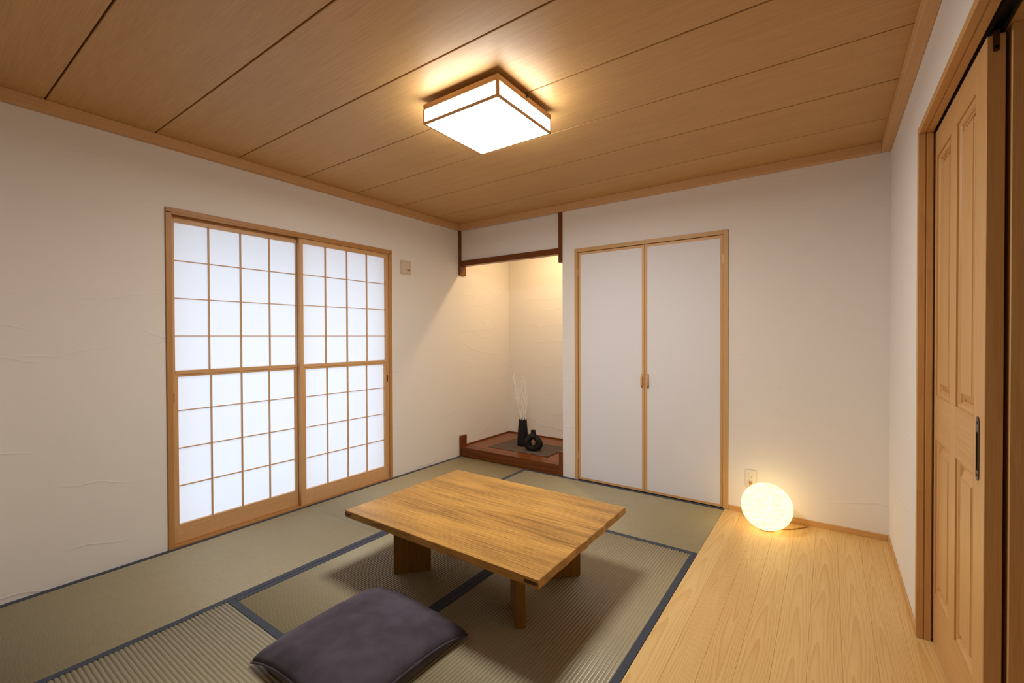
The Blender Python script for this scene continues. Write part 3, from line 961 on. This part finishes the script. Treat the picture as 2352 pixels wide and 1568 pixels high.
for k in range(4 * 40):
    s, t = divmod(k, 40)
    w = -1 + 2 * t / 40
    u, v = ((w, -1), (1, w), (-w, 1), (-1, -w))[s]
    px, py = sq(u, v)
    loop.append((CC.x + px * 1.006, CC.y + py * 1.006, seam(u, v)))
cu2 = MB(); cu2.tube(loop, 0.0042, 8, closed=True)
cu2.build('seam_welt', 'velvet', fc, True)

# ================================================================== CEILING LIGHT
lx0, lx1, ly0, ly1, lz0, lz1 = 1.535, 1.991, -1.966, -1.515, 2.277, 2.373
cg = thing('ceiling_light', ((lx0 + lx1) / 2, (ly0 + ly1) / 2, ZC), 'square flat wooden framed ceiling light glowing white', 'ceiling light')
MB().box(lx0 + 0.10, lx1 - 0.10, ly0 + 0.10, ly1 - 0.10, lz1, ZC).build('mounting_base', 'plastic', cg)
m = MB()
zb = lz1 - 0.026
for a in (0, 1):
    m.box(lx0, lx1, (ly0, ly1 - 0.014)[a], (ly0 + 0.014, ly1)[a], zb + 0.008, lz1, 0.001)
    m.box((lx0, lx1 - 0.014)[a], (lx0 + 0.014, lx1)[a], ly0 + 0.014, ly1 - 0.014, zb + 0.008, lz1, 0.001)
    m.box(lx0 + 0.001, lx1 - 0.001, (ly0 + 0.001, ly1 - 0.013)[a], (ly0 + 0.013, ly1 - 0.001)[a], zb, zb + 0.0072)
    m.box((lx0 + 0.001, lx1 - 0.013)[a], (lx0 + 0.013, lx1 - 0.001)[a], ly0 + 0.013, ly1 - 0.013, zb, zb + 0.0072)
m.build('upper_frame', 'pineX', cg)
MB().box(lx0 + 0.014, lx1 - 0.014, ly0 + 0.014, ly1 - 0.014, lz1 - 0.006, lz1 - 0.001).build('back_plate', 'plastic', cg)
cs_ = 0.0105
for xx in (lx0, lx1 - cs_):
    for yy in (ly0, ly1 - cs_):
        MB().box(xx, xx + cs_, yy, yy + cs_, lz0 + cs_, zb).build('corner_bar', 'pineZ', cg)
for yy in (ly0, ly1 - cs_):
    MB().box(lx0, lx1, yy, yy + cs_, lz0, lz0 + cs_, 0.0008).build('lower_bar', 'pineX', cg)
for xx in (lx0, lx1 - cs_):
    MB().box(xx, xx + cs_, ly0 + cs_, ly1 - cs_, lz0, lz0 + cs_, 0.0008).build('lower_bar', 'pineY', cg)
def quad(pts, name, parent, mat='side_diffuser'):
    q = MB(); q.bm.faces.new([q.bm.verts.new(p) for p in pts])
    return q.build(name, mat, parent)
i_ = 0.004
quad([(lx0 + cs_, ly0 + cs_, lz0 + i_), (lx0 + cs_, ly1 - cs_, lz0 + i_), (lx1 - cs_, ly1 - cs_, lz0 + i_), (lx1 - cs_, ly0 + cs_, lz0 + i_)], 'diffuser_panel', cg, 'diffuser')
za, zz_ = lz0 + cs_, zb
quad([(lx0 + cs_, ly0 + i_, za), (lx1 - cs_, ly0 + i_, za), (lx1 - cs_, ly0 + i_, zz_), (lx0 + cs_, ly0 + i_, zz_)], 'diffuser_panel', cg)
quad([(lx1 - cs_, ly1 - i_, za), (lx0 + cs_, ly1 - i_, za), (lx0 + cs_, ly1 - i_, zz_), (lx1 - cs_, ly1 - i_, zz_)], 'diffuser_panel', cg)
quad([(lx1 - i_, ly0 + cs_, za), (lx1 - i_, ly1 - cs_, za), (lx1 - i_, ly1 - cs_, zz_), (lx1 - i_, ly0 + cs_, zz_)], 'diffuser_panel', cg)
quad([(lx0 + i_, ly1 - cs_, za), (lx0 + i_, ly0 + cs_, za), (lx0 + i_, ly0 + cs_, zz_), (lx0 + i_, ly1 - cs_, zz_)], 'diffuser_panel', cg)
mw = 0.0012
MB().box(1.889 - mw, 1.889 + mw, ly0 + 0.001, ly0 + 0.004, za, zz_).build('glazing_bar', 'pineZ', cg)
MB().box(lx1 - 0.004, lx1 - 0.001, -1.819 - mw, -1.819 + mw, za, zz_).build('glazing_bar', 'pineZ', cg)
MB().box(1.889 - mw / 2, 1.889 + mw / 2, ly0 + cs_, ly1 - cs_, lz0 + 0.002, lz0 + 0.004).build('glazing_bar', 'pineY', cg)
MB().box(lx0 + cs_, lx1 - cs_, -1.819 - mw / 2, -1.819 + mw / 2, lz0 + 0.0018, lz0 + 0.0038).build('glazing_bar', 'pineX', cg)
kb = MB()
kb.loft([[(xx, -1.74 + r * math.cos(2 * math.pi * i / 14), 2.369 + r * math.sin(2 * math.pi * i / 14)) for i in range(14)] for xx, r in ((lx1, 0.006), (lx1 + 0.006, 0.007), (lx1 + 0.010, 0.005))])
kb.build('knob', 'black_metal', cg, True)

# ================================================================== BALL LAMP, OUTLET, VENT COVER
BC = Vector((2.829, -0.222, 0.146)); BR = 0.147
bl = thing('ball_lamp', (BC.x, BC.y, 0.0), 'round glowing fibre ball lamp on the boards beside the outlet', 'lamp')
bm_ = MB()
prof = []
ns = 40
a_top = math.asin(0.030 / BR)
for i in range(ns + 1):
    t = -math.pi / 2 + 0.05 + (math.pi - 0.05 - a_top) * i / ns
    prof.append((BR * math.cos(t), BR * math.sin(t)))
bm_.lathe((BC.x, BC.y, BC.z), prof, 64, cap=False)
bmesh.ops.rotate(bm_.bm, verts=bm_.bm.verts, cent=BC, matrix=Matrix.Rotation(math.radians(-14), 3, Vector((1, 0.3, 0))))
sh_o = bm_.build('shade', 'ball', bl, True, at=BC)
MB().lathe((BC.x, BC.y, 0.05), [(0.010, 0.0), (0.014, 0.03), (0.026, 0.06), (0.029, 0.08), (0.024, 0.098), (0.010, 0.107)], 20).build('bulb', 'bulb', bl, True)
MB().lathe((BC.x, BC.y, 0.002), [(0.045, 0.0), (0.045, 0.006), (0.016, 0.010), (0.013, 0.048)], 20).build('lamp_holder', 'plastic', bl, True)
PLG = Vector((2.711, -0.010, 0.222))
def smooth_path(P, m=8):
    out = []
    P = [Vector(p) for p in P]
    Q = [P[0]] + P + [P[-1]]
    for i in range(1, len(Q) - 2):
        for k in range(m):
            t = k / m
            a, b, c, d = Q[i - 1], Q[i], Q[i + 1], Q[i + 2]
            out.append(0.5 * ((2 * b) + (c - a) * t + (2 * a - 5 * b + 4 * c - d) * t * t + (3 * b - a - 3 * c + d) * t ** 3))
    out.append(P[-1])
    return out
cord = smooth_path([(2.709, -0.028, 0.210), (2.700, -0.034, 0.180), (2.690, -0.036, 0.110), (2.686, -0.045, 0.030), (2.705, -0.080, 0.0035), (2.76, -0.06, 0.0035), (2.86, -0.032, 0.0035),
                    (2.97, -0.020, 0.0035), (3.030, -0.028, 0.0035), (3.040, -0.045, 0.0035), (3.010, -0.085, 0.0035), (2.975, -0.128, 0.0035), (2.945, -0.155, 0.0035), (2.89, -0.185, 0.0035), (BC.x + 0.03, BC.y + 0.01, 0.0045)])
MB().tube(cord, 0.0028, 7).build('power_cord', 'cord', bl, True)
pg = MB()
pg.loft([[(2.711 + (w / 2) * a, yy, 0.220 + (h / 2) * b) for a, b in ((-1, -1), (1, -1), (1, 1), (-1, 1))] for yy, w, h in ((-0.0065, 0.018, 0.016), (-0.016, 0.019, 0.017), (-0.026, 0.012, 0.014), (-0.030, 0.008, 0.010))])
pg.build('plug', 'cord', bl)

ow = thing('wall_outlet', (2.7115, -0.003, 0.247), 'white wall socket plate above the ball lamp, with one plug in it', 'socket')
MB().box(2.677, 2.747, -0.0065, 0.0, 0.188, 0.308, 0.0015).build('plate', 'plastic', ow)
ins = MB().box(2.698, 2.726, -0.0080, -0.0060, 0.205, 0.290, 0.0008).build('socket_insert', 'plastic', ow)
for xx in (2.7065, 2.7165):
    MB().box(xx - 0.0011, xx + 0.0011, -0.0084, -0.0076, 0.255, 0.263).build('slot', 'dark', ins)

vc = thing('vent_cover', (0.0, -0.728, 1.877), 'square ivory wall cover with rounded corners beside the shoji', 'wall cover')
def rrect(x, yc, zc, hw, hh, r, n=5):
    p = []
    for q, (sy, sz) in enumerate(((1, 1), (-1, 1), (-1, -1), (1, -1))):
        for i in range(n + 1):
            t = math.pi / 2 * (q + i / n)
            p.append((x, yc + sy * (hw - r) + r * math.cos(t), zc + sz * (hh - r) + r * math.sin(t)))
    return p
vy, vz = -0.728, 1.877
MB().loft([rrect(0.0, vy, vz, 0.063, 0.063, 0.014), rrect(0.008, vy, vz, 0.063, 0.063, 0.014), rrect(0.010, vy, vz, 0.0605, 0.0605, 0.012)]).build('back_plate', 'vent_plastic', vc)
MB().loft([rrect(0.010, vy, vz - 0.002, 0.051, 0.051, 0.006), rrect(0.016, vy, vz - 0.002, 0.051, 0.051, 0.006), rrect(0.018, vy, vz - 0.002, 0.0485, 0.0485, 0.005)]).build('front_flap', 'vent_plastic', vc)
lb = MB().box(0.0178, 0.0186, vy + 0.002, vy + 0.044, vz - 0.036, vz - 0.012).build('rating_label', 'plastic_grey', vc)
for k in range(3):
    MB().box(0.0184, 0.0189, vy + 0.008, vy + 0.040 - 0.004 * k, vz - 0.0185 - 0.0065 * k, vz - 0.0165 - 0.0065 * k).build('print_line', 'bronze', lb)
